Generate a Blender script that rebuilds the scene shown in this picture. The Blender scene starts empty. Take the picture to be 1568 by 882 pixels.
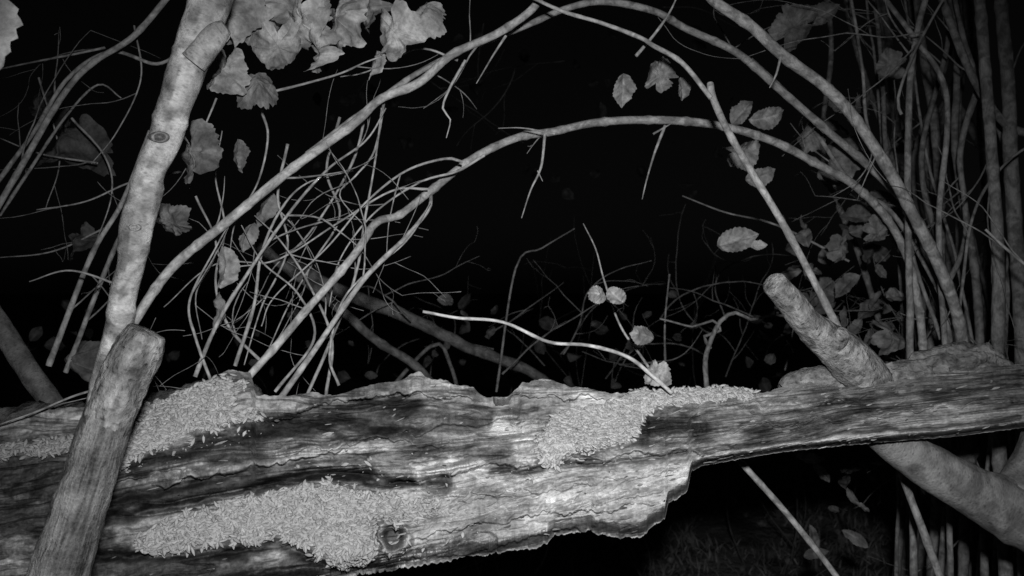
import bpy, math, random
import numpy as np
from mathutils import Vector, Matrix
random.seed(7); rng=np.random.default_rng(7)
H=1.15; F=1500.0
def W(u,v,d):
    u=np.asarray(u,float);v=np.asarray(v,float);d=np.asarray(d,float)+0*u
    return np.stack([(u-784)/F*d, d, H-(v-441)/F*d],-1)
# ---------- noise
def _h(ix,iy,seed):
    n=(ix*374761393+iy*668265263+seed*1442695041)&0xffffffff
    n=((n^(n>>13))*1274126177)&0xffffffff
    n=((n^(n>>16))*2246822519)&0xffffffff
    return ((n^(n>>15))&0xffffff)/float(0xffffff)
def vn(x,y,seed=0):
    x=np.asarray(x,float);y=np.asarray(y,float)+0*x
    ix=np.floor(x).astype(np.int64);iy=np.floor(y).astype(np.int64)
    fx=x-ix;fy=y-iy;fx=fx*fx*(3-2*fx);fy=fy*fy*(3-2*fy)
    a=_h(ix,iy,seed);b=_h(ix+1,iy,seed);c=_h(ix,iy+1,seed);d=_h(ix+1,iy+1,seed)
    return (a+(b-a)*fx)*(1-fy)+(c+(d-c)*fx)*fy
def fbm(x,y,seed=0,o=4,g=.5):
    s=0;a=1;t=0
    for i in range(o):
        s=s+a*vn(x*2**i,y*2**i,seed+i*17);t+=a;a*=g
    return s/t
def sm(a,b,x):
    t=np.clip((x-a)/(b-a),0,1);return t*t*(3-2*t)
# ---------- mesh builder (all quads)
class MB:
    def __init__(s): s.v=[];s.f=[];s.tc=[];s.a=[];s.n=0
    def grid(s,P,tc,alb,closed=False):
        r,c=P.shape[:2]
        idx=np.arange(r*c).reshape(r,c)+s.n
        if closed:
            nx=np.roll(idx,-1,1); q=np.stack([idx[:-1],nx[:-1],nx[1:],idx[1:]],-1)
        else: q=np.stack([idx[:-1,:-1],idx[:-1,1:],idx[1:,1:],idx[1:,:-1]],-1)
        s.v.append(P.reshape(-1,3));s.tc.append(np.broadcast_to(tc,P.shape).reshape(-1,3))
        s.a.append(np.broadcast_to(alb,(r,c)).reshape(-1).astype(float));s.f.append(q.reshape(-1,4));s.n+=r*c
    def raw(s,V,Fc,tc,alb):
        s.v.append(V);s.tc.append(tc);s.a.append(alb);s.f.append(Fc+s.n);s.n+=len(V)
    def build(s,name,mat,parent=None,smooth=True):
        V=np.concatenate(s.v).astype(np.float32);Q=np.concatenate(s.f).astype(np.int32)
        m=bpy.data.meshes.new(name);m.vertices.add(len(V));m.vertices.foreach_set('co',V.ravel())
        m.loops.add(Q.size);m.loops.foreach_set('vertex_index',Q.ravel())
        m.polygons.add(len(Q));m.polygons.foreach_set('loop_start',np.arange(0,Q.size,4,dtype=np.int32))
        m.polygons.foreach_set('use_smooth',np.full(len(Q),smooth))
        at=m.attributes.new('tc','FLOAT_VECTOR','POINT');at.data.foreach_set('vector',np.concatenate(s.tc).astype(np.float32).ravel())
        at=m.attributes.new('alb','FLOAT','POINT');at.data.foreach_set('value',np.concatenate(s.a).astype(np.float32))
        m.update(calc_edges=True);m.validate()
        m.materials.append(mat)
        o=bpy.data.objects.new(name,m);bpy.context.scene.collection.objects.link(o)
        if parent:o.parent=parent
        return o
def empty(name):
    o=bpy.data.objects.new(name,None);bpy.context.scene.collection.objects.link(o);return o
# ---------- materials
def mat(name,stretch=(1,1,1),scale=60,lo=.55,hi=1.25,bump=.5,bdist=.002,rough=.85,marks=0,fine=4,transl=0,spec=.2,dist=0,grit=0,blot=0,gk=.9):
    m=bpy.data.materials.new(name);m.use_nodes=True;nt=m.node_tree;N=nt.nodes;L=nt.links
    b=N['Principled BSDF'];b.inputs['Roughness'].default_value=rough
    b.inputs['Specular IOR Level'].default_value=spec
    a=N.new('ShaderNodeAttribute');a.attribute_name='tc'
    al=N.new('ShaderNodeAttribute');al.attribute_name='alb'
    mp=N.new('ShaderNodeMapping');mp.inputs['Scale'].default_value=stretch;L.new(a.outputs['Vector'],mp.inputs['Vector'])
    n1=N.new('ShaderNodeTexNoise');n1.inputs['Scale'].default_value=scale;n1.inputs['Detail'].default_value=5;n1.inputs['Roughness'].default_value=.62;n1.inputs['Distortion'].default_value=dist
    L.new(mp.outputs[0],n1.inputs['Vector'])
    n2=N.new('ShaderNodeTexNoise');n2.inputs['Scale'].default_value=scale*fine;n2.inputs['Detail'].default_value=4;n2.inputs['Roughness'].default_value=.65
    L.new(mp.outputs[0],n2.inputs['Vector'])
    mx=N.new('ShaderNodeMath');mx.operation='ADD';L.new(n1.outputs[0],mx.inputs[0]);L.new(n2.outputs[0],mx.inputs[1])
    hs=mx.outputs[0]
    if grit:
        n3=N.new('ShaderNodeTexNoise');n3.inputs['Scale'].default_value=grit;n3.inputs['Detail'].default_value=4;n3.inputs['Roughness'].default_value=.7;L.new(a.outputs['Vector'],n3.inputs['Vector'])
        m9=N.new('ShaderNodeMath');m9.operation='MULTIPLY_ADD';m9.inputs[1].default_value=gk;L.new(n3.outputs[0],m9.inputs[0])
        m8=N.new('ShaderNodeMath');m8.operation='SUBTRACT';m8.inputs[1].default_value=gk/2;L.new(hs,m8.inputs[0]);L.new(m8.outputs[0],m9.inputs[2]);hs=m9.outputs[0]
    mr=N.new('ShaderNodeMapRange');mr.inputs['From Min'].default_value=.7;mr.inputs['From Max'].default_value=1.3
    mr.inputs['To Min'].default_value=lo;mr.inputs['To Max'].default_value=hi;L.new(hs,mr.inputs['Value'])
    mu=N.new('ShaderNodeMath');mu.operation='MULTIPLY';L.new(mr.outputs[0],mu.inputs[0]);L.new(al.outputs['Fac'],mu.inputs[1])
    out=mu.outputs[0]
    if blot:
        n4=N.new('ShaderNodeTexNoise');n4.inputs['Scale'].default_value=blot;n4.inputs['Detail'].default_value=3;n4.inputs['Distortion'].default_value=1.2;L.new(a.outputs['Vector'],n4.inputs['Vector'])
        r4=N.new('ShaderNodeMapRange');r4.inputs['From Min'].default_value=.38;r4.inputs['From Max'].default_value=.6;r4.inputs['To Min'].default_value=.55;r4.inputs['To Max'].default_value=1.15;L.new(n4.outputs[0],r4.inputs['Value'])
        m7=N.new('ShaderNodeMath');m7.operation='MULTIPLY';L.new(out,m7.inputs[0]);L.new(r4.outputs[0],m7.inputs[1]);out=m7.outputs[0]
    if marks:
        v=N.new('ShaderNodeTexVoronoi');v.inputs['Scale'].default_value=marks
        mp2=N.new('ShaderNodeMapping');mp2.inputs['Scale'].default_value=(1.8,.8,.8);L.new(a.outputs['Vector'],mp2.inputs['Vector']);L.new(mp2.outputs[0],v.inputs['Vector'])
        r=N.new('ShaderNodeMapRange');r.inputs['From Min'].default_value=.1;r.inputs['From Max'].default_value=.28;r.inputs['To Min'].default_value=.65;r.inputs['To Max'].default_value=1
        L.new(v.outputs['Distance'],r.inputs['Value'])
        m3=N.new('ShaderNodeMath');m3.operation='MULTIPLY';L.new(out,m3.inputs[0]);L.new(r.outputs[0],m3.inputs[1]);out=m3.outputs[0]
        m4=N.new('ShaderNodeMath');m4.operation='MULTIPLY_ADD';m4.inputs[1].default_value=.5;L.new(r.outputs[0],m4.inputs[0]);L.new(hs,m4.inputs[2]);hs=m4.outputs[0]
    cl=N.new('ShaderNodeClamp');cl.inputs['Min'].default_value=.01;cl.inputs['Max'].default_value=.85;L.new(out,cl.inputs['Value'])
    L.new(cl.outputs[0],b.inputs['Base Color'])
    bp=N.new('ShaderNodeBump');bp.inputs['Strength'].default_value=bump;bp.inputs['Distance'].default_value=bdist
    L.new(hs,bp.inputs['Height']);L.new(bp.outputs[0],b.inputs['Normal'])
    if transl:
        t=N.new('ShaderNodeBsdfTranslucent');L.new(cl.outputs[0],t.inputs['Color'])
        ms=N.new('ShaderNodeMixShader');ms.inputs[0].default_value=transl
        L.new(b.outputs[0],ms.inputs[1]);L.new(t.outputs[0],ms.inputs[2]);L.new(ms.outputs[0],N['Material Output'].inputs['Surface'])
    return m
M_log=mat('rotten_wood',(22,95,95),1.0,.66,1.28,.45,.002,1,fine=3.6,dist=.25,grit=300,spec=.02,gk=1.4)
M_bark=mat('smooth_bark',(2,1,1),55,.55,1.25,.7,.0018,.8,marks=150,fine=5,blot=28)
M_rough=mat('rough_bark',(.6,1,1),70,.3,1.45,1,.004,.95,marks=110,fine=3,spec=.08,blot=32)
M_twig=mat('twig_bark',(.5,1,1),150,.55,1.3,.5,.001,.75,fine=3,blot=45)
M_bare=mat('barkless_wood',(9,110,110),1.0,.3,1.4,1,.003,.9,fine=3,dist=.3,grit=400,blot=22,spec=.05)
M_leaf=mat('leaf',(1,1,1),45,.6,1.3,.5,.0015,.7,fine=6,transl=.2,blot=30)
M_seed=mat('seed_husk',(1,1,1),300,.8,1.15,.15,.0003,.7,fine=3,spec=.12)
M_ground=mat('soil',(1,1,1),3,.3,1.6,1,.03,1,fine=9)
M_grass=mat('grass',(1,1,1),20,.6,1.3,.2,.001,.8)
# ---------- tubes
def resample(P,step):
    P=np.array(P,float);n=len(P)
    if n==2: P=np.array([P[0],(P[0]+P[1])/2,P[1]]);n=3
    E=np.vstack([2*P[0]-P[1],P,2*P[-1]-P[-2]]);out=[]
    for i in range(n-1):
        p0,p1,p2,p3=E[i:i+4];L=np.linalg.norm((p2-p1)[:3]);k=max(2,int(L/step))
        t=np.linspace(0,1,k,endpoint=False)[:,None]
        out.append(.5*((2*p1)+(-p0+p2)*t+(2*p0-5*p1+4*p2-p3)*t**2+(-p0+3*p1-3*p2+p3)*t**3))
    out.append(P[-1:]);return np.vstack(out)
def tube3(mb,P,K=8,step=.012,alb=.4,wig=.0,rough=0.,node=.15,nodegap=.07,cap=True,albf=None):
    """P rows: x,y,z,r in metres"""
    C=resample(P,step);n=len(C);c=C[:,:3].copy();r=np.maximum(C[:,3],.0003)
    s=np.concatenate([[0],np.cumsum(np.linalg.norm(np.diff(c,axis=0),axis=1))])
    so=random.uniform(0,50);sd=random.randint(0,9999)
    if wig:
        for k in range(3): c[:,k]+=wig*(fbm(s*11,0*s+k*9.1,sd,2)-.5)*2
    if node:
        ph=(s/nodegap+random.random()+.5*vn(s*6,0*s,sd+8))%1; r=r*(1+node*np.exp(-((ph-.5)/.06)**2)); r*=1+.1*(vn(s*40,s*0,sd+3)-.5)
    T=np.gradient(c,axis=0);T/=np.linalg.norm(T,axis=1)[:,None]+1e-12
    a=np.array([0,0,1.]) if abs(T[0][2])<.9 else np.array([1.,0,0])
    u=np.cross(T[0],a);u/=np.linalg.norm(u);U=[u]
    for i in range(1,n):
        u=U[-1]-T[i]*np.dot(U[-1],T[i]);u/=math.sqrt(u.dot(u))+1e-12;U.append(u)
    U=np.array(U);V=np.cross(T,U)
    if cap:
        e=r[-1]; c=np.vstack([c,c[-1:]+T[-1]*e*.12,c[-1:]+T[-1]*e*.13,c[-1:]+T[-1]*e*.1]);r=np.concatenate([r,[e*.9,e*.5,e*.01]])
        U=np.vstack([U]+[U[-1:]]*3);V=np.vstack([V]+[V[-1:]]*3);s=np.concatenate([s,[s[-1]+e*.1,s[-1]+e*.3,s[-1]+e*.6]])
    th=np.linspace(0,2*math.pi,K,endpoint=False)
    R=np.repeat(r[:,None],K,1)
    S=np.repeat(s[:,None],K,1);TH=np.repeat(th[None],len(s),0)
    if rough:
        xx=np.cos(TH)*R;yy=np.sin(TH)*R
        nz=fbm(S*60+xx*60,yy*120+xx*90+so,sd,4,.6)-.5
        R=R*(1+rough*2*nz)
    P3=c[:,None]+U[:,None]*(np.cos(TH)*R)[...,None]+V[:,None]*(np.sin(TH)*R)[...,None]
    tc=np.stack([S+so,np.cos(TH)*R+so,np.sin(TH)*R],-1)
    A=alb if albf is None else albf(S,TH)
    mb.grid(P3,tc,A,closed=True);return C
def tube(mb,pts,d,alb=.4,**k):
    """pts: (bearing u, elevation v, radius) ; d: distance or (start,end)"""
    n=len(pts);ds=np.linspace(d[0],d[1],n) if isinstance(d,(tuple,list)) else np.full(n,d)
    P=[list(W(p[0],p[1],q))+[p[2]*q/F] for p,q in zip(pts,ds)]
    return tube3(mb,P,alb=alb,**k)
def br(mb,pts,r0,r1,d,alb=.4,**k):
    n=len(pts);rs=np.linspace(r0,r1,n)
    return tube(mb,[(p[0],p[1],r) for p,r in zip(pts,rs)],d,alb,**k)
def grow(mb,p,dr,L,r,depth=2,bend=.5,grav=0.,alb=.35,step=.03,K=5,pb=.22,spread=.7):
    p=np.array(p,float);dr=np.array(dr,float);dr/=np.linalg.norm(dr);n=max(4,int(L/step));pts=[list(p)+[r]]
    axis=rng.normal(size=3)*bend
    for i in range(n):
        if rng.random()<.18: axis=rng.normal(size=3)*bend
        dr=dr+rng.normal(size=3)*bend*.2+axis*.22+np.array([0,0,-grav])*.1;dr/=np.linalg.norm(dr)
        p=p+dr*L/n;rr=r*(1-.72*(i+1)/n);pts.append(list(p)+[rr])
        if depth>0 and i>0 and rng.random()<pb:
            nd=dr+rng.normal(size=3)*spread
            grow(mb,p,nd,L*rng.uniform(.25,.6),rr*.7,depth-1,bend*1.2,grav,alb,step,K,pb,spread)
    tube3(mb,pts,K=K,step=.014,alb=alb,node=.3,nodegap=.035)
def shoots(mb,C,n,L=(.08,.22),r=.0012,alb=.36,dirs=None,depth=2,bend=.5,grav=.2,lo=.1):
    """side shoots that start ON an existing branch C and leave it forwards"""
    for _ in range(n):
        i=int(rng.uniform(lo,.97)*(len(C)-2));T=C[i+1,:3]-C[i,:3];T/=np.linalg.norm(T)+1e-9
        o=rng.normal(size=3);o-=T*o.dot(T);o/=np.linalg.norm(o);o[1]=abs(o[1])*.4
        dr=T*rng.uniform(.5,1.2)*(1 if rng.random()<.8 else -1)+o*rng.uniform(.4,.9)
        if dirs is not None: dr=dr+np.array(dirs)
        grow(mb,C[i,:3],dr,rng.uniform(*L),min(r,C[i,3]*.7),depth,bend,grav,alb,.018,5,.2)
# ---------- leaves
def place(mb,X,Y,Z,u,v,px,d,ang,tx,ty,alb,tcs=None):
    sc=px*d/F;a=math.radians(ang)
    P=np.stack([X,Z,Y],-1)
    Rt=(Matrix.Rotation(a,3,'Y')@Matrix.Rotation(math.radians(tx),3,'X')@Matrix.Rotation(math.radians(ty),3,'Z'))
    P=(P*sc)@np.array(Rt).T
    tc=P+np.array([random.random()*9]*3)
    mb.grid(P+W(u,v,d),tc,alb)
def leaf_lobed(mb,u,v,px,d,ang=180,tx=0,ty=0,alb=.33,curl=.5,ds=1):
    """ang 0 = tip up, 180 = hanging"""
    sd=random.randint(0,9999);nr=int(12*ds)+2;na=int(110*ds)
    th=np.linspace(-math.pi,math.pi,na);r=np.linspace(0,1,nr)[:,None]
    tri=np.abs(((th*4.4+.6*vn(th*3,0*th,sd+9)+sd)%1)-.5)
    out=.5*(1+.06*np.cos(5*th)+.13*(tri-.25)+.28*(vn(th*1.8,0*th,sd)-.5)+.10*(vn(th*7,0*th,sd+4)-.5))*(1-.45*np.exp(-((np.abs(th)-math.pi)/.28)**2))
    for _ in range(2):
        t0=random.uniform(-2.5,2.5);out=out*(1-random.uniform(.0,.35)*np.exp(-((th-t0)/.09)**2))
    R=r*out;X=R*np.sin(th);Y=R*np.cos(th)*1.12
    ph=(th/(2*math.pi)*5)%1;vein=np.exp(-(np.minimum(ph,1-ph)/.03)**2)*np.ones_like(r)
    side=np.abs(((r*5+np.minimum(ph,1-ph)*6)%1)-.5)
    Z=curl*(X**2*2.2+Y**2*.9*random.choice([-1,1]))+.42*(fbm(X*3+9,Y*3,sd,3)-.5)-.03*vein+.035*side+.22*r**2*(vn(th*3,th*0,sd+5)-.5)
    A=alb*(1+.3*vein*r)*(.7+.6*fbm(X*6,Y*6,sd+2,3))*(1-.2*side)
    place(mb,X,Y,Z,u,v,px,d,ang,tx,ty,A)
def leaf_oval(mb,u,v,px,d,ang=180,tx=0,ty=0,alb=.33,curl=.5,wd=.62,ds=1):
    sd=random.randint(0,9999);ns=int(26*ds)+3;nw=2*int(5*ds)+3
    s=np.linspace(0,1,ns)[:,None];w=np.linspace(-1,1,nw)[None]
    wid=wd*.5*np.sin(np.pi*s**.85)**.75*(1+.14*(((s*9)%1)-.5))*(1-.3*sm(.8,1,s))
    wid=wid*(1+.35*(vn(s*5,np.sign(w)*3+0*s,sd)-.5))
    bend_=random.uniform(-.35,.35)
    X=w*wid+bend_*(s-.5)**2;Y=(s-.5)*1.0+0*w
    vein=np.exp(-(w/.1)**2)+0*s;side=np.abs((((s*7-np.abs(w)*1.1)%1)-.5))
    Z=curl*(np.abs(X)*.6+random.uniform(-.9,1.1)*(Y**2))-.02*vein+.025*side+.22*(fbm(X*4,Y*4,sd,3)-.5)
    A=alb*(1+.3*vein)*(1-.35*side)*(.8+.4*vn(s*3,w*3,sd))
    place(mb,X,Y,Z,u,v,px,d,ang,tx,ty,A)
# =========================================================== LOG
def pl(pts,u): p=np.array(pts,float);return np.interp(u,p[:,0],p[:,1])
TOP=[(-100,670),(0,655),(60,625),(130,622),(200,612),(250,618),(300,590),(350,568),(384,572),(392,606),(450,606),(520,602),(580,588),(620,582),(628,572),(645,569),(652,576),(690,584),(725,592),(738,606),(775,605),(800,585),(830,581),(880,592),(940,606),(965,602),(1000,600),(1080,596),(1170,600),(1215,588),(1300,590),(1400,578),(1470,568),(1568,558),(1680,552)]
BOT=[(-100,960),(300,925),(470,893),(560,880),(630,868),(700,856),(770,846),(820,838),(838,832),(848,820),(905,815),(914,820),(955,827),(985,824),(993,812),(1004,806),(1018,794),(1023,770),(1046,758),(1053,748),(1058,722),(1075,714),(1200,692),(1350,677),(1470,668),(1568,655),(1680,640)]
TS=[(-100,660),(350,610),(800,600),(1060,600),(1680,555)]
BS=[(-100,1000),(560,890),(1060,780),(1300,700),(1680,640)]
def edges(u):
    t=pl(TOP,u)+5*(fbm(u/9,0*u,3,3)-.5)+9*(fbm(u/40,0*u,4,2)-.5)
    n=fbm(u/48,0*u,8,4,.6)
    b=pl(BOT,u)+(8*(np.floor(n*9+.4*vn(u/4,0*u,12))/9-.5)+7*(fbm(u/5,0*u,9,3,.6)-.5))*np.where(u<1062,1,.3)
    return t,b
def dpoly(u,v,pts,ys=1.0):
    p=np.array(pts,float);best=np.full(np.shape(u),1e9)
    for i in range(len(p)-1):
        a=p[i];b=p[i+1];ax,ay=a[0],a[1]*ys;bx,by=b[0],b[1]*ys
        dx,dy=bx-ax,by-ay;t=np.clip(((u-ax)*dx+(v*ys-ay)*dy)/(dx*dx+dy*dy+1e-9),0,1)
        best=np.minimum(best,np.hypot(u-ax-t*dx,v*ys-ay-t*dy))
    return best
def inpoly(u,v,pts):
    p=np.array(pts,float);r=np.zeros(np.shape(u),bool);j=len(p)-1
    for i in range(len(p)):
        c=((p[i,1]>v)!=(p[j,1]>v))&(u<(p[j,0]-p[i,0])*(v-p[i,1])/(p[j,1]-p[i,1]+1e-9)+p[i,0]);r^=c;j=i
    return r
def soft(u,v,pts,w):
    d=dpoly(u,v,list(pts)+[pts[0]]);s=np.where(inpoly(u,v,pts),1,-1)*d
    return sm(-w,w,s+26*(fbm(u/18,v/9,31,4,.6)-.5))
PA=[(205,838),(250,800),(330,778),(410,755),(500,740),(560,752),(620,772),(672,760),(668,785),(620,800),(575,800),(585,835),(560,862),(520,868),(480,840),(420,824),(320,834),(240,848)]
PB=[(830,668),(855,640),(930,622),(975,602),(1040,596),(1110,590),(1172,600),(1130,614),(1020,620),(985,640),(978,668),(940,684),(880,694),(845,716),(822,700)]
PC=[(185,712),(200,660),(240,625),(300,592),(345,578),(372,592),(345,632),(392,628),(395,640),(300,660),(250,684),(200,702)]
PD=[(-10,700),(20,680),(110,668),(118,690),(40,698)]
FUR=[([(120,800),(300,772),(440,735),(520,722),(600,738),(680,742)],9,.030),
 ([(190,725),(300,690),(420,657),(520,640),(600,660),(740,652)],8,.010),
 ([(560,745),(720,722),(870,716),(1050,694)],4,.012),
 ([(100,850),(300,850),(430,832),(500,868),(600,872)],9,.022),
 ([(400,640),(520,622),(640,612),(760,628),(820,625)],4,.007),
 ([(170,765),(330,735),(470,705),(560,700)],6,.010),
 ([(1080,690),(1250,668),(1400,655),(1560,640)],4,.008),
 ([(1080,640),(1250,625),(1400,600),(1560,590)],4,.005)]
LED=[([(738,612),(800,604),(870,606),(945,616)],20,.020),([(400,645),(520,620),(640,603),(735,610)],26,.018),([(540,672),(700,657),(810,640)],20,.011),
 ([(600,738),(760,714),(900,708),(1055,688)],30,.022),([(690,772),(860,748),(1050,720)],22,.010),([(620,822),(800,792),(1010,772)],24,.010),
 ([(610,855),(760,838),(860,808),(960,800)],18,.008),([(1075,662),(1250,645),(1560,610)],10,.006),([(230,748),(350,722),(540,692)],24,.015),
 ([(430,700),(560,675),(690,690)],16,.009),([(560,790),(680,760),(800,765)],18,.009),([(1080,628),(1200,618),(1400,604)],9,.005),([(140,742),(200,735),(300,712)],14,.012),
 ([(860,790),(940,770),(1030,750)],16,.008),([(1000,694),(1040,682),(1090,700)],12,.010)]
def logsurf(u,v,t):
    ts=pl(TS,u);bs=pl(BS,u);G=(v-ts)/(bs-ts)*250
    wrp=22*(fbm(u/170,G/80,51,3)-.5)+ 4*(fbm(u/38,G/22,52,2)-.5)
    g=G+wrp
    slab=sm(-14,14,v-pl([(560,900),(640,770),(760,728),(900,716),(1060,692)],u)+30*(fbm(u/30,v/30,54,3)-.5))*sm(600,700,u)*sm(1075,1055,u)
    smooth=sm(.36,.56,fbm(u/110,g/40,53,2))
    k=1-.85*smooth
    d=.87+.10*(u-400)/1168.+.11*(1-t)**1.4+.06*sm(.85,1,t)**2
    d=d-.012*np.exp(-((t-.42)/.12)**2)*sm(1100,950,u)
    n1=fbm(u/110,g/30,61,4,.5);st_=np.floor(n1*6)+sm(.15,.85,(n1*6)%1);h=.034*(.45*st_/6+.55*n1)
    n2=fbm(u/60,g/8,62,4);h=h+.008*n2*k
    n4=fbm(u/16,g/4,64,3,.6);h=h+.003*n4*(.35+.65*k)
    n5=fbm(u/6,v/4.5,65,3,.6);h=h+.0030*n5
    nb=fbm(u/34,v/20,69,4,.55);h=h+.010*nb          # isotropic crumbly lumps
    w1=fbm(u/85+v/120,(v+.2*u)/34,67,4,.5);pls=(np.floor(w1*8)+sm(.35,.65,(w1*8)%1))/8
    w2=fbm(u/26,(v+.2*u)/10,68,3)
    hs=.026*pls+.004*w2+.0030*n5+.003
    h=h*(1-slab)+hs*slab
    amp=np.where(u>1070,.45,1.);h=(h-.024)*amp
    crack=sm(.90,.97,1-np.abs(2*fbm(u/200,g/15,66,3)-1))*(1-.7*slab);h=h+.005*crack*amp
    A=.37+.30*(n2-.5)*k+.14*(n4-.5)+.62*(fbm(u/90,g/20,71,4)-.5)+.22*(n5-.5)+.35*(fbm(u/30,v/18,72,4,.6)-.5)
    A=A*(1-.5*crack)
    A=A*(1-slab)+slab*(.41+.25*(w1-.5)+.2*(w2-.5)+.16*(n5-.5)+.4*(fbm(u/60,v/30,73,4)-.5))
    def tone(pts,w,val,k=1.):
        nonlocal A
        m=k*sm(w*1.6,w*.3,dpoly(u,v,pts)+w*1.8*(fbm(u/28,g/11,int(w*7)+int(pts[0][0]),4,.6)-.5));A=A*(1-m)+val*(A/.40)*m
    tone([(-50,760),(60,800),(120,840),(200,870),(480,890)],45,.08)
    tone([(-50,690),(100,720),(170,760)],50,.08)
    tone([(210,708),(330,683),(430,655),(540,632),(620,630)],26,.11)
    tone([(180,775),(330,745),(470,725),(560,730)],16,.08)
    tone([(400,640),(520,650),(640,670)],12,.16)
    tone([(600,620),(700,640),(760,640)],12,.16)
    tone([(340,590),(380,580)],20,.12)
    tone([(570,700),(680,690),(760,700)],13,.18)
    tone([(990,655),(1050,645),(1075,665)],22,.08)
    tone([(1150,665),(1250,650),(1330,625)],14,.13)
    tone([(1420,600),(1560,580)],12,.18)
    tone([(690,840),(730,805),(780,795)],12,.2)
    tone([(450,695),(540,690),(600,690)],9,.5)
    tone([(400,636),(470,618),(640,592),(720,600)],10,.52)
    tone([(790,596),(880,600),(940,608)],7,.6)
    tone([(780,800),(880,780),(980,760),(1035,735)],24,.56)
    tone([(700,750),(820,735),(960,715)],11,.52)
    tone([(1090,700),(1300,668),(1500,650)],9,.58)
    tone([(1100,615),(1300,612)],7,.45)
    for pts,w,dp in FUR:
        q=dpoly(u,v+14*(fbm(u/40,0*u,int(w*9),3)-.5),pts);q=np.exp(-(q/w)**2);h=h+dp*q;A=A*(1-.6*q)
    for i,(pts,w,dp) in enumerate(LED):
        s=v-pl(pts,u)+30*(fbm(u/32,0*u,120+i,5,.6)-.5);win=sm(pts[0][0]-5,pts[0][0]+30,u)*sm(pts[-1][0]+5,pts[-1][0]-30,u)
        ww=w*(.6+.8*vn(u/50,0*u,140+i))
        h=h-dp*sm(-ww,-1.5,s)*(1-sm(-1.5,1.5,s))*win*(.5+.9*vn(u/25,0*u,160+i))
    for pts,w in(([(645,722),(690,712),(738,714)],15),([(768,655),(795,668),(802,700)],19)):   # pale fungus crust
        q=sm(w*1.2,w*.6,dpoly(u,v,pts)+w*1.6*(fbm(u/20,v/12,int(w*9),4,.6)-.5));h=h-.003*q;A=A*(1-q)+.66*q
    q=np.hypot((u-602)/17,(v-822)/20);h=h+.035*sm(1.1,.5,q)-.012*np.exp(-((q-1.35)/.3)**2);A=A*(1-.6*sm(1.1,.5,q))
    q=np.hypot((u-1035)/45,(v-650)/28);h=h-.016*sm(1.1,.6,q+.5*(fbm(u/12,v/12,77,3)-.5))
    q=np.hypot((u-740)/20,(v-822)/9);h=h+.01*sm(1.1,.5,q)
    for pts,rec in((PA,.012),(PB,-.004),(PC,-.003),(PD,-.003)):
        m=soft(u,v,pts,9)
        flat=.006*(fbm(u/30,v/22,88,2)-.5)+rec
        h=h*(1-m)+flat*m;A=A*(1-m)+.26*m
    return d+h,np.clip(A,.03,.8),g
NU,NT,NB=1150,330,40
uu=np.linspace(-90,1670,NU);te,be=edges(uu)
t=np.linspace(0,1,NT)[:,None];U=np.repeat(uu[None],NT,0);T=np.repeat(t,NU,1);Vv=te+(be-te)*T
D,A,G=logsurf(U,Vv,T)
Pf=W(U,Vv,D)
q=np.linspace(0,1,NB+2)[1:-1][:,None];Dt,Db=D[0],D[-1]
vb=be+(te-be)*q;db=Db+(Dt-Db)*q+.10*np.sin(np.pi*q)+.02*(fbm(uu[None]/40+0*q,q*6,91,3)-.5)
Ub=np.repeat(uu[None],NB,0)
Pb=W(Ub,vb*1.0,db)
P=np.concatenate([Pf,Pb,Pf[:1]]);
tc=np.concatenate([np.stack([U*.00062,G*.0006,0*G],-1),np.stack([Ub*.00062,(G[-1][None]+q*250)*.0006,0*Ub],-1),np.stack([U*.00062,G*.0006,0*G],-1)[:1]])
AA=np.concatenate([A,np.full((NB,NU),.2),A[:1]])
log=empty('fallen_log')
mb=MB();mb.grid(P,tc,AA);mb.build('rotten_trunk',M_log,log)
mb=MB()
for i in range(420):
    u=rng.uniform(150,1540);a,b=edges(np.array([u]));tt=rng.uniform(.03,.97);v=a+(b-a)*tt
    if any(inpoly(np.array([u]),v,p)[0] for p in(PA,PB,PC)) :continue
    d,_,_=logsurf(np.array([u]),v,np.array([tt]));sl=-.2+rng.normal()*.14
    L=rng.uniform(6,26)*(.6 if rng.random()<.5 else 1);w=rng.uniform(.8,2.2);dd=d[0]-rng.uniform(.0,.0015)
    x=np.linspace(-1,1,6)[:,None];y=np.linspace(-1,1,3)[None]
    U2=u+x*L*.5+0*y;V2=v[0]+sl*x*L*.5+y*w*(1-.75*np.abs(x)**1.5)
    D2=dd+.003*x*rng.normal()+.0015*np.abs(y)
    mb.grid(W(U2,V2,D2),np.stack([U2*.0006,V2*.0006,0*U2],-1),rng.choice([.12,.2,.35,.42]))
mb.build('wood_splinters',M_log,log)
mb=MB()
tube(mb,[(-60,690,48),(60,668,46),(180,655,44),(300,635,46),(372,612,36),(392,600,18)],(.98,1.02),.11,K=48,step=.003,rough=.35,node=0)
tube(mb,[(1196,596,8),(1215,588,18),(1260,584,24),(1330,582,24),(1400,574,24),(1420,566,16)],(1.08,1.1),.40,K=64,step=.002,rough=.3,node=0)
tube(mb,[(1385,572,12),(1410,562,24),(1450,556,29),(1490,556,29),(1530,565,20),(1550,575,10)],(1.10,1.12),.30,K=64,step=.002,rough=.45,node=0)
mb.build('bark_lumps',M_rough,log)
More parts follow.
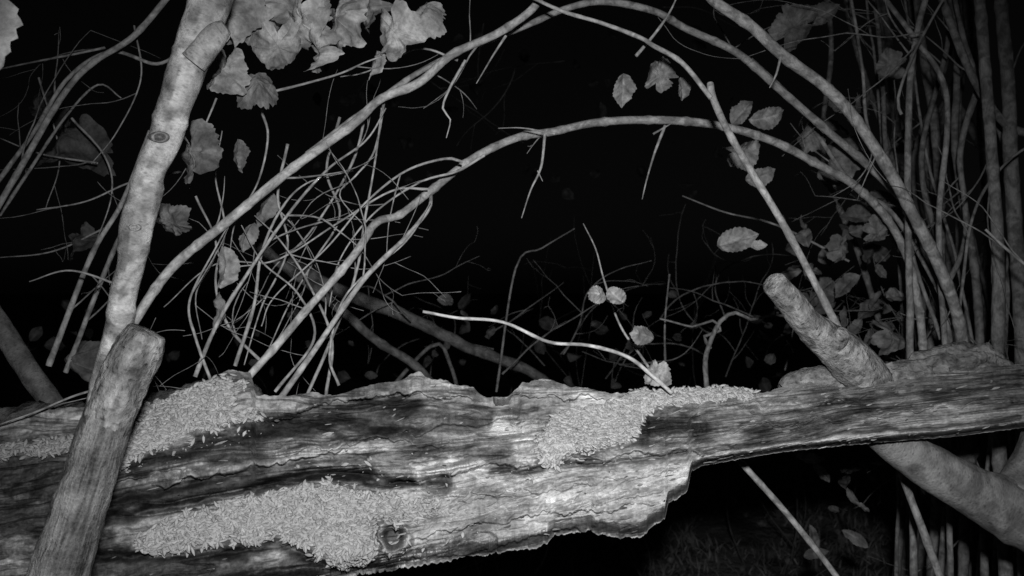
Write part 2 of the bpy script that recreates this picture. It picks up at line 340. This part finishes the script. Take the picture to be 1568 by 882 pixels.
# ---------- seeds
def seed_proto():
    ks,kt=7,6;s=np.linspace(0,1,ks);th=np.linspace(0,2*np.pi,kt,endpoint=False)
    r=np.sin(np.pi*np.clip(s,.03,.97))**.7
    X=np.repeat((s-.5)[:,None],kt,1);Y=.5*r[:,None]*np.cos(th);Z=.5*r[:,None]*np.sin(th)
    V=np.stack([X,Y,Z],-1).reshape(-1,3);idx=np.arange(ks*kt).reshape(ks,kt);nx=np.roll(idx,-1,1)
    return V,np.stack([idx[:-1],nx[:-1],nx[1:],idx[1:]],-1).reshape(-1,4)
SV,SF=seed_proto()
def seeds(mb,poly,n,lift=.006,wh=1.0,spill=0,size=1):
    p=np.array(poly,float);lo=p.min(0)-8-spill;hi=p.max(0)+8+spill
    u=rng.uniform(lo[0],hi[0],n*4);v=rng.uniform(lo[1],hi[1],n*4)
    a,b=edges(u);k=(soft(u,v,poly,6+spill)>rng.uniform(.15,.9,len(u))**(1 if not spill else .5))&(v>a+1)&(v<b-2);u=u[k][:n];v=v[k][:n]
    te_,be_=edges(u)
    def dep(u,v):return logsurf(u,v,np.clip((v-te_)/(be_-te_),0,1))[0]
    d=dep(u,v);P0=W(u,v,d);Pu=W(u+4,v,dep(u+4,v))-P0;Pv=W(u,v+4,dep(u,v+4))-P0
    N=np.cross(Pu,Pv);N/=np.linalg.norm(N,axis=1)[:,None];N*=np.where(N[:,1:2]>0,-1,1);N=N+np.array([0,-.3,.9]);N/=np.linalg.norm(N,axis=1)[:,None]
    Rn=rng.normal(size=(len(u),3));Tn=Rn-N*(Rn*N).sum(1)[:,None];Tn/=np.linalg.norm(Tn,axis=1)[:,None]
    X=Tn+N*rng.normal(0,.2,len(u))[:,None];X/=np.linalg.norm(X,axis=1)[:,None]
    Y=np.cross(N,X);Y/=np.linalg.norm(Y,axis=1)[:,None];Z=np.cross(X,Y)
    L=rng.uniform(.0056,.0088,len(u))*size;w=rng.uniform(.0028,.0040,len(u))*size
    C=P0+N*(rng.uniform(-.0005,lift,len(u)))[:,None]
    V=C[:,None]+SV[None,:,0:1]*(X*L[:,None])[:,None]+SV[None,:,1:2]*(Y*w[:,None])[:,None]+SV[None,:,2:3]*(Z*w[:,None]*.65)[:,None]
    m=len(SV);Fc=(SF[None]+(np.arange(len(u))*m)[:,None,None]).reshape(-1,4)
    al=np.repeat(rng.uniform(.36,.60,len(u))*wh,m)
    V=V.reshape(-1,3);mb.raw(V,Fc,V*1.0,al)
pile=empty('bird_seed_pile')
for nm,pp,n,wh in(('seeds_hollow',PA,4300,.85),('seeds_shelf',PB,3700,1.12),('seeds_bark',PC,2000,.9),('seeds_edge',PD,260,.7)):
    mb=MB();seeds(mb,pp,n,.005,wh);seeds(mb,pp,int(n*.10),.002,wh,24);mb.build(nm,M_seed,pile)
mb=MB()
for pp in([(420,690),(700,690),(800,800),(500,760)],[(780,620),(960,700),(1000,700),(900,780),(760,740)],[(150,740),(420,660),(430,640),(200,700)],[(520,860),(640,855),(900,750),(660,790)]):
    seeds(mb,pp,16,.002,.85);seeds(mb,pp,60,.001,.7,0,.4)
mb.build('seeds_scattered',M_seed,pile)
# =========================================================== FOREGROUND STEMS
sap=empty('hazel_sapling');mb=MB()
def kf(S,TH): return .47*(.45+1.1*fbm(S*26,TH*1.3,5,4))*(1-.4*sm(.58,.7,vn(S*110,TH*.8,9)))
tube(mb,[(338,-60,33),(322,0,32),(306,50,31),(288,100,28),(268,160,26),(252,215,25),(232,255,23),(222,300,24),(208,350,25),(202,400,21),(188,455,20),(182,505,20),(165,560,20),(150,640,22)],(.80,.80),.46,K=40,step=.004,rough=.07,node=.09,nodegap=.06,albf=kf)
tube(mb,[(296,95,22),(318,68,20),(334,50,17),(345,42,12)],.79,.36,K=24,step=.004,rough=.15,node=0)
for (u,v,r,k_) in((244,210,15,1),(206,348,10,.6)):
    th=np.linspace(0,2*np.pi,33)[None];rr=np.linspace(0,1,14)[:,None]
    wob=1+.18*(vn(th*1.0,0*th,u)-.5)*np.sin(th/2)
    hgt=(.6*np.exp(-((rr-.62)/.2)**2)+.3*np.exp(-(rr/.2)**2)-1.2*rr**4)
    X=u+r*1.25*rr*np.cos(th)*wob;Z=v+r*.8*rr*np.sin(th)*wob;Dk=.80-(25*.8/F)*1.02-hgt*r*.8/F*.8
    mb.grid(W(X,Z,Dk),np.stack([X*.001,Z*.001,0*X],-1),.30*(1.2-.8*k_*np.exp(-((rr-.3)/.14)**2))*(1+.5*(vn(th*2,rr*4,7)-.5)))
mb.build('trunk',M_bark,sap)
st=empty('broken_branch_post')
mb=MB()
def sf(S,TH): return .27*(.15+1.7*fbm(S*6,TH*2.6,15,4))
tube(mb,[(70,960,46),(90,880,44),(113,805,41),(142,715,39),(166,640,36.5),(188,585,33),(196,560,26)],(.72,.743),.42,K=80,step=.003,rough=.12,node=0,cap=False,albf=sf)
mb.build('bare_shaft',M_bare,st)
mb=MB()
def bf(S,TH): return .27*(.2+1.5*fbm(S*60,TH*3,25,4))
tube(mb,[(128,755,32),(150,692,34),(168,640,35.5),(182,600,36),(198,562,37.5),(213,530,36),(223,510,30)],(.735,.735),.2,K=80,step=.0025,rough=.17,node=0,albf=bf)
mb.build('bark_end',M_rough,st)
stub=empty('sawn_branch_stub');mb=MB()
tube(mb,[(1345,600,30),(1318,568,34),(1290,540,33),(1262,518,28),(1236,494,23),(1208,460,21),(1186,434,19)],(1.09,.99),.42,K=48,step=.003,rough=.12,node=0)
tube(mb,[(1262,550,8),(1280,526,15),(1290,510,11)],(1.05,1.02),.3,K=24,step=.003,rough=.2,node=0)
mb.build('stub_wood',M_rough,stub)
tr=empty('forked_tree');mb=MB()
tube(mb,[(1340,655,28),(1385,690,30),(1435,722,35),(1490,752,38),(1550,780,50),(1620,810,66),(1680,900,80),(1700,1400,90),(1700,2200,105)],(1.06,1.08),.34,K=48,step=.006,rough=.08,node=0,cap=False)
tube(mb,[(1545,790,48),(1580,735,42),(1610,660,40),(1640,500,38),(1650,200,34),(1640,-200,30)],(1.07,1.1),.32,K=40,step=.008,rough=.05,node=0)
mb.build('limbs',M_bark,tr)
# =========================================================== ARCHING BRANCHES
arch=empty('arching_hazel_shrub');mb=MB()
RS=.78;CS=[]
def B(p,r0,r1,d,a=.42,**k):
    if r0<=4.5 and r1<=2.6: r1*=.55
    C=br(mb,p,r0*RS,r1*RS,d,a,**{**dict(K=12,step=.006,wig=.0012),**k});CS.append(C);return C
A1=B([(170,560),(205,495),(262,412),(350,338),(450,256),(540,190),(582,152),(640,128),(692,84),(765,50),(815,15),(835,-20)],10,7.5,(1.0,1.15),.50)
A2=B([(470,235),(560,168),(640,112),(720,72),(800,42),(870,12),(930,3),(1000,18),(1045,42),(1130,82),(1200,142),(1262,196),(1340,262),(1400,330),(1440,420),(1455,560)],5,9,(1.12,1.5),.40)
A3=B([(380,578),(445,505),(540,392),(575,342),(612,330),(655,296),(722,244),(792,210),(850,200),(920,186),(1000,183),(1100,192),(1180,215),(1250,250),(1310,285),(1365,345),(1400,430),(1420,600)],7.5,8,(1.0,1.5),.48,node=.25,nodegap=.055)
A4=B([(1075,-30),(1092,0),(1150,40),(1200,85),(1262,132),(1312,186),(1362,262),(1402,335),(1435,402),(1462,470),(1474,530),(1480,620)],11,11.5,(1.12,1.4),.50)
B([(1088,128),(1092,150),(1120,212),(1180,312),(1230,400),(1280,495),(1330,590)],7,7.5,(1.05,1.12),.46)
B([(1088,150),(1045,97),(1000,70),(980,58),(920,36),(860,18),(800,-10)],5,3.5,(1.05,1.1),.44)
B([(975,85),(1000,55),(1025,20),(1040,-10)],3.5,2.5,1.12)
B([(1120,690),(1135,708),(1200,782),(1262,858),(1300,910)],6,6,(1.15,1.15),.4)
B([(1350,660),(1367,690),(1400,778),(1440,882),(1460,940)],7,8,(1.2,1.2),.4)
B([(1030,602),(1000,575),(962,546),(900,528),(840,522),(770,492),(700,487),(648,478)],4,2.8,(1.0,.95),.6)
B([(1012,590),(985,550),(950,500),(925,430),(912,382),(893,343)],3,1.8,(1.05,1.25),.5)
B([(835,205),(828,255),(812,290),(798,333)],3,1.8,1.15);B([(822,262),(830,278)],1.6,1,1.15)
B([(1018,192),(1003,232),(992,270),(984,305)],3,1.6,1.22);B([(1000,205),(1030,188)],2.4,1.4,1.22)
B([(712,92),(688,135),(678,165),(690,182),(684,210)],3,1.6,1.1);B([(775,55),(752,90),(730,128)],2.6,1.6,1.15)
B([(850,205),(800,196),(762,196)],2,1,1.15);B([(1195,88),(1188,115),(1178,135)],3,1.6,1.15)
B([(700,92),(640,75),(560,110),(520,118)],2.5,1.5,1.15)
lft=[A1]
for p,r0,r1,d,a in(([(432,607),(500,512),(560,425),(620,365),(655,322),(660,300)],6,3.5,(1.0,1.1),.45),
([(300,577),(330,500),(378,420),(440,330),(500,262),(560,215),(590,165)],4.5,2.5,(1.05,1.1),.42),
([(360,560),(388,470),(400,390),(430,322),(470,280),(540,260)],4,2,(1.08,1.12),.4),
([(500,604),(508,520),(470,430),(430,370),(390,330)],3.4,2,1.1,.38),
([(470,604),(540,440),(560,330),(575,240),(585,165)],3.4,2.5,1.1,.4),
([(405,560),(350,500),(330,430),(345,350),(330,270),(340,200)],3.4,2,1.12,.38),
([(330,600),(300,520),(290,460),(330,380),(350,345)],3.5,2,1.05,.4),
([(420,600),(480,520),(455,450),(400,400),(370,345)],3.2,1.8,1.08,.38),
([(742,238),(700,262),(640,280),(570,330),(520,400),(505,470)],2.8,2,1.12,.42),
([(708,248),(680,243),(620,262),(560,310),(500,380),(420,455),(400,500)],2.8,2,1.1,.42),
([(655,290),(600,292),(520,340),(430,395),(350,410)],2.6,2,1.12,.42),
([(560,170),(540,250),(480,350),(420,400),(330,405),(250,470)],2.8,1.8,1.15,.38),
([(400,170),(410,210),(395,280),(360,340),(350,400)],2.8,1.5,1.12,.4),
([(440,220),(425,300),(440,380),(400,470),(375,560)],3,2,1.12,.4),
([(520,180),(500,260),(520,330),(480,400),(440,470),(400,560)],3,2,1.15,.38),
([(590,150),(575,230),(545,270),(520,300),(560,350)],2.8,1.5,1.12,.4),
([(520,590),(505,540),(530,450),(620,370),(660,310)],3,2,1.06,.42),([(300,300),(330,380),(300,450),(310,520)],2.4,1.6,1.1,.36)):
    lft.append(B(p,r0,r1,d,a))
for j,C in enumerate(lft): shoots(mb,C,(1 if j%2 else 2) if C is not A1 else 4,(.06,.18),.0012,.32,lo=.15)
shoots(mb,A2,4,(.05,.1),.0011,.32);shoots(mb,A3,3,(.03,.06),.001,.38);shoots(mb,A4,4,(.04,.1),.0012,.36)
le=[]
for p,r0,r1,d in(([(262,-10),(205,55),(140,98),(95,150),(30,260),(-20,345)],6,6,1.15),([(-20,300),(50,205),(105,120),(170,80),(240,98),(290,70)],4.5,3,1.2),
 ([(75,560),(108,470),(145,380),(190,305),(230,200)],6,4,1.2),([(100,570),(135,480),(180,370),(215,300)],5,4,1.3),([(0,330),(45,262),(100,180),(150,130),(185,150)],4,2,1.25),
 ([(190,440),(110,415),(45,432)],2.6,2,1.1),([(280,262),(200,280),(130,310),(55,322)],2.2,2,1.2),([(150,250),(60,235),(0,212)],2,1.6,1.3),([(160,72),(80,90),(-10,108)],2.6,2.4,1.2),
 ([(190,588),(120,604),(60,628),(0,650)],2.6,2.4,.93),([(205,40),(215,120),(180,200),(140,250)],2,1.4,1.2),([(110,180),(160,240),(170,300),(140,390)],2.4,1.6,1.3),
 ([(60,120),(90,240),(70,320)],2,1.2,1.35),([(160,350),(80,385),(0,395)],2,1.5,1.4),([(370,150),(455,130),(520,112),(560,95),(610,78)],2.8,2,1.05),([(330,150),(300,230),(290,290)],2.2,1.2,1.05)):
    le.append(B(p,r0,r1,d,.38))
for C in le: shoots(mb,C,1,(.06,.2),.0012,.26,lo=.1,bend=.4)
mb.build('branches',M_twig,arch)
mb=MB();tube(mb,[(-60,420,20),(0,500,17),(45,570,17),(85,625,17)],1.1,.16,K=20,step=.006,rough=.08,node=0);mb.build('dark_stem',M_bark,arch)
mb=MB()
lf=[(-52,65,200,.62,183,5,12,.8,'o'),(350,20,84,.98,170,-20,20,.5,'l'),(400,42,88,1.02,185,20,-30,.42,'l'),(455,30,78,1.0,200,-30,25,.54,'l'),(518,28,80,1.03,150,30,30,.54,'l'),(440,10,90,1.02,170,30,-40,.58,'o'),(475,25,85,1.0,175,10,50,.58,'o'),
(425,72,70,.98,190,-30,-20,.5,'l'),(485,85,54,1.0,165,20,50,.48,'l'),(342,108,70,1.0,200,0,20,.52,'l'),(395,126,58,1.02,160,20,-20,.3,'l'),(605,50,76,1.03,175,10,25,.54,'l'),(642,14,60,1.08,200,20,30,.4,'l'),(560,15,56,1.12,150,20,30,.4,'l'),(575,100,50,1.05,190,20,50,.48,'o'),
(295,232,80,.98,172,10,35,.24,'l'),(262,340,50,1.0,110,0,20,.24,'l'),(345,412,60,1.05,180,10,20,.4,'o'),(378,362,45,1.1,200,10,20,.36,'o'),(330,478,58,1.08,185,0,60,.36,'o'),(405,320,55,1.12,200,10,30,.24,'o'),(362,240,50,1.05,170,10,40,.36,'o'),
(100,215,90,1.35,200,20,20,.13,'l'),(112,552,66,1.3,120,30,10,.2,'l'),(120,370,55,1.4,160,30,10,.12,'l'),(60,170,60,1.4,120,10,20,.11,'l'),
(1010,115,46,1.2,20,20,-20,.42,'l'),(955,137,50,1.2,185,10,20,.42,'o'),(1045,138,34,1.2,180,10,50,.34,'o'),(1135,233,46,1.35,80,20,-20,.38,'l'),(1166,270,44,1.35,70,30,-10,.38,'o'),
(1128,368,60,1.3,75,20,10,.55,'o'),(1162,376,24,1.3,90,20,10,.5,'o'),(1136,172,42,1.4,40,20,10,.36,'o'),(1176,180,54,1.4,80,40,-10,.46,'o'),(1215,42,62,1.35,40,20,10,.22,'l'),(1262,22,50,1.4,60,20,20,.24,'o'),
(916,450,40,1.0,285,40,10,.6,'o'),(946,456,38,1.0,130,-30,10,.6,'o'),(984,512,44,1.02,285,30,10,.42,'o'),(1004,570,40,1.0,200,10,30,.46,'l'),(683,460,26,1.9,100,20,10,.2,'o')]
for u,v,px,d,an,tx,ty,al,k in lf:
    (leaf_lobed if k=='l' else leaf_oval)(mb,u,v,px*(1.02 if k=='l' else 1.1),d,an,tx,ty,al,random.uniform(.5,1.1))
mb.build('leaves',M_leaf,arch)
# =========================================================== RIGHT THICKET
rt=empty('hazel_coppice');mb=MB();rc=[]
for i in range(22):
    x0=rng.uniform(1350,1580);x1=x0+rng.normal(-10,22);x2=x1+rng.normal(-25,40);x3=x2+rng.normal(-30,50);d=rng.uniform(1.5,2.5);r=rng.choice([3,4,5,6,8,10])
    v0=441+(H+.05)/d*F
    rc.append(br(mb,[(x0+rng.normal()*6,v0),(x0,900),(x0+6,760),(x1,560),((x1+x2)/2+8,400),(x2,240),(x3,60),(x3-20,-80)],r*1.1,r*.55,(d,d+.1),rng.uniform(.24,.4),K=10,step=.012,wig=.0025))
for p,r,d,a in(([(1545,1500),(1540,900),(1530,700),(1528,560),(1530,420),(1522,280),(1510,120),(1496,-40)],11,1.4,.32),([(1580,1400),(1570,900),(1568,700),(1565,500),(1550,300),(1545,150),(1530,-40)],13,1.5,.3),
  ([(1450,1400),(1455,900),(1450,600),(1438,350),(1450,150),(1400,60),(1340,-20)],5,1.4,.34),([(1405,1400),(1400,900),(1395,600),(1392,400),(1390,240),(1395,100),(1420,-20)],6,1.4,.36),
  ([(1470,500),(1430,430),(1370,330),(1300,275),(1220,160),(1150,90)],4,1.5,.32),([(1440,520),(1400,400),(1380,300),(1330,200),(1320,100),(1300,-20)],3,1.5,.32),
  ([(1600,425),(1568,402),(1535,375),(1510,352)],2.4,1.15,.45),([(1380,175),(1375,150),(1400,80),(1450,-10)],2.5,1.3,.3),([(1500,130),(1470,230),(1478,360),(1440,460)],5,1.6,.3),
  ([(1600,210),(1540,190),(1490,120),(1450,20),(1430,-30)],7,1.5,.3),([(1470,470),(1490,330),(1540,250),(1600,210)],2.4,1.4,.3)):
    rc.append(br(mb,p,r,r*.75,d,a,K=12,step=.01,wig=.0015))
for C in rc: shoots(mb,C,2,(.1,.32),.0016,.26,dirs=(-.4,0,.1),grav=0,lo=.35,bend=.35)
mb.build('stems',M_twig,rt)
mb=MB()
for i in range(82):
    if i<70:
        u=rng.uniform(1190,1400);v=rng.uniform(150,530);d=rng.uniform(1.55,2.1)
        if u<1260 and v<330:u+=80
    else: u=rng.uniform(1235,1350);v=rng.uniform(700,850);d=rng.uniform(1.6,1.9)
    leaf_oval(mb,u,v,rng.uniform(26,54),d,rng.uniform(20,340),rng.uniform(-60,60),rng.uniform(-60,60),rng.uniform(.16,.38),rng.uniform(.3,.9),rng.uniform(.4,.8) if i<70 else .36,.6)
for u,v,px in((1300,238,62),(1365,512,56),(1290,380,40),(1345,355,40),(1245,210,40),(1365,100,44),(1480,700,40)):
    leaf_lobed(mb,u,v,px,1.5,rng.uniform(60,300),rng.uniform(-20,20),rng.uniform(-30,30),.28,.5,.7)
mb.build('leaves',M_leaf,rt)
# =========================================================== BACKGROUND
th=empty('bramble_thicket');mb=MB()
for i in range(26):
    x=rng.uniform(-2.2,1.6);y=rng.uniform(2.4,4.2);h=.8 if -.5<x<.9 else 1.3
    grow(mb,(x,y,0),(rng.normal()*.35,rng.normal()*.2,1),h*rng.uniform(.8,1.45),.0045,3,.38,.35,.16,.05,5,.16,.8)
for i in range(24):
    u=rng.uniform(560,1230);v=rng.uniform(480,600);d=rng.uniform(1.8,2.7)
    grow(mb,W(u,v,d),(rng.normal(),rng.normal()*.3,abs(rng.normal())*.5),rng.uniform(.15,.4),.002,3,.5,.0,.24,.025,5,.22,.9)
for i in range(7):
    u=rng.uniform(600,1100);v=rng.uniform(-40,120)
    grow(mb,W(u,v,rng.uniform(2.8,3.4)),(rng.normal(),0,-abs(rng.normal())*.6),rng.uniform(.2,.5),.002,2,.4,.1,.12,.04,5,.2)
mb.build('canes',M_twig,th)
mb=MB()
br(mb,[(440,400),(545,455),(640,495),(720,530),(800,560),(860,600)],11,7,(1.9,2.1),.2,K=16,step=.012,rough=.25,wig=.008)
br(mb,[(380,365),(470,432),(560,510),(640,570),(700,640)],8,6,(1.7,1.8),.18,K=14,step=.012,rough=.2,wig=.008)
br(mb,[(560,640),(660,530),(690,560),(710,640)],3,3,1.9,.2,K=8)
br(mb,[(1080,600),(1080,540),(1100,490),(1125,478),(1150,490),(1185,484),(1230,490)],4,1.6,1.6,.34,K=10,wig=.006)
br(mb,[(1085,535),(1075,515),(1100,505),(1090,490),(1060,500),(1010,490)],3,1.2,1.6,.32,K=8,wig=.006)
br(mb,[(760,600),(790,410),(830,380),(880,350)],2,.8,1.8,.26,K=6)
br(mb,[(1020,600),(1018,500),(1025,420)],1.8,1.2,1.7,.28,K=6,node=.7,nodegap=.02)
br(mb,[(1300,400),(1190,345),(1110,325),(1045,300)],2,1,1.6,.3,K=6)
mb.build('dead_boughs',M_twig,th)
mb=MB()
for i in range(70):
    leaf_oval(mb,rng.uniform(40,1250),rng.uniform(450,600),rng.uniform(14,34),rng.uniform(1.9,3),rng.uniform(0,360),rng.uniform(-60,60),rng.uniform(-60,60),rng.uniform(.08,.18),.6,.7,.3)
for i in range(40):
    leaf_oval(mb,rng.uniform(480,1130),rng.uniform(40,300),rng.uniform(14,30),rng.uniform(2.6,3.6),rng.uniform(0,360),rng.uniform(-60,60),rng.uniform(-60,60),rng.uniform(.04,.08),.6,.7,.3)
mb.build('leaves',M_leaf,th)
# ground
mb=MB()
xs=np.concatenate([-np.geomspace(120,6,14)[:-1],np.linspace(-5,5,260),np.geomspace(6,120,14)[1:]]);ys=np.concatenate([[-60,-20,-5,-1],np.linspace(0,9,240),np.geomspace(10,200,16)])
X,Y=np.meshgrid(xs,ys);Z=.07*(fbm(X*1.3+50,Y*1.3+50,5,4)-.5)+.05*(fbm(X*9+90,Y*9+90,6,3)-.5)
mb.grid(np.stack([X,Y,Z],-1),np.stack([X,Y,Z],-1),.3);mb.build('ground',M_ground)
mb=MB()
n=20000;bx=rng.uniform(-2.5,3.5,n);by=rng.uniform(2.2,7,n);k=fbm(bx*2+20,by*2+20,3,3)>.42;bx=bx[k];by=by[k];n=len(bx)
hh=rng.uniform(.03,.08,n);a=rng.normal(0,.7,n);ww=.004;lx=rng.normal(0,.04,n);ly=rng.normal(0,.03,n)
b0=np.stack([bx,by,0*bx-.01],-1);s=np.stack([np.cos(a)*ww,np.sin(a)*ww,0*a],-1);m_=b0+np.stack([lx*.4,ly*.4,hh*.6],-1);tp=b0+np.stack([lx,ly,hh],-1)
V=np.stack([b0-s,b0+s,m_+s*.8,m_-s*.8,tp+s*.1,tp-s*.1],1).reshape(-1,3);Fq=np.array([[0,1,2,3],[3,2,4,5]]);Fc=(Fq[None]+(np.arange(n)*6)[:,None,None]).reshape(-1,4)
mb.raw(V,Fc,V*1.,np.repeat(rng.uniform(.15,.45,n),6));mb.build('grass',M_grass)
mb=MB()
for i in range(900):
    y=rng.uniform(2.4,6.5);x=rng.uniform(-.5,1.1)*y*.6;px=rng.uniform(.03,.07)*F/y
    v=441+(H-.03)/y*F;leaf_oval(mb,x/y*F+784,v,px,y,rng.uniform(0,360),rng.uniform(40,120),rng.uniform(-40,40),rng.uniform(.25,.6),.8,.65,.3)
mb.build('leaf_litter',M_leaf)
# =========================================================== CAMERA / LIGHT
sc=bpy.context.scene
cam=bpy.data.cameras.new('camera');co=bpy.data.objects.new('camera',cam);sc.collection.objects.link(co)
co.location=(0,0,H);co.rotation_euler=(math.radians(90),0,0);cam.sensor_width=36;cam.lens=36*F/1568;cam.clip_start=.02;cam.clip_end=1000;sc.camera=co
cam.dof.use_dof=True;cam.dof.focus_distance=.95;cam.dof.aperture_fstop=15
w=bpy.data.worlds.new('World');sc.world=w;w.use_nodes=True;nt=w.node_tree
sk=nt.nodes.new('ShaderNodeTexSky');sk.sky_type='NISHITA';sk.sun_disc=False;sk.sun_elevation=math.radians(4);sk.sun_rotation=math.radians(200)
bw=nt.nodes.new('ShaderNodeRGBToBW');bg=nt.nodes['Background'];nt.links.new(sk.outputs[0],bw.inputs[0]);nt.links.new(bw.outputs[0],bg.inputs[0]);bg.inputs[1].default_value=.0006
# the trail camera's own infrared lamp: the only thing lighting this night picture
l=bpy.data.lights.new('infrared_lamp','SPOT');lo_=bpy.data.objects.new('infrared_lamp',l);sc.collection.objects.link(lo_)
l.energy=44;l.spot_size=math.radians(76);l.spot_blend=1;l.shadow_soft_size=.015;l.color=(1,1,1)
lo_.location=(.02,-.02,H+.085)
tgt=Vector(W(790,590,1.0));lo_.rotation_euler=(tgt-lo_.location).to_track_quat('-Z','Y').to_euler()
sc.view_settings.view_transform='Standard';sc.view_settings.look='None';sc.view_settings.exposure=0
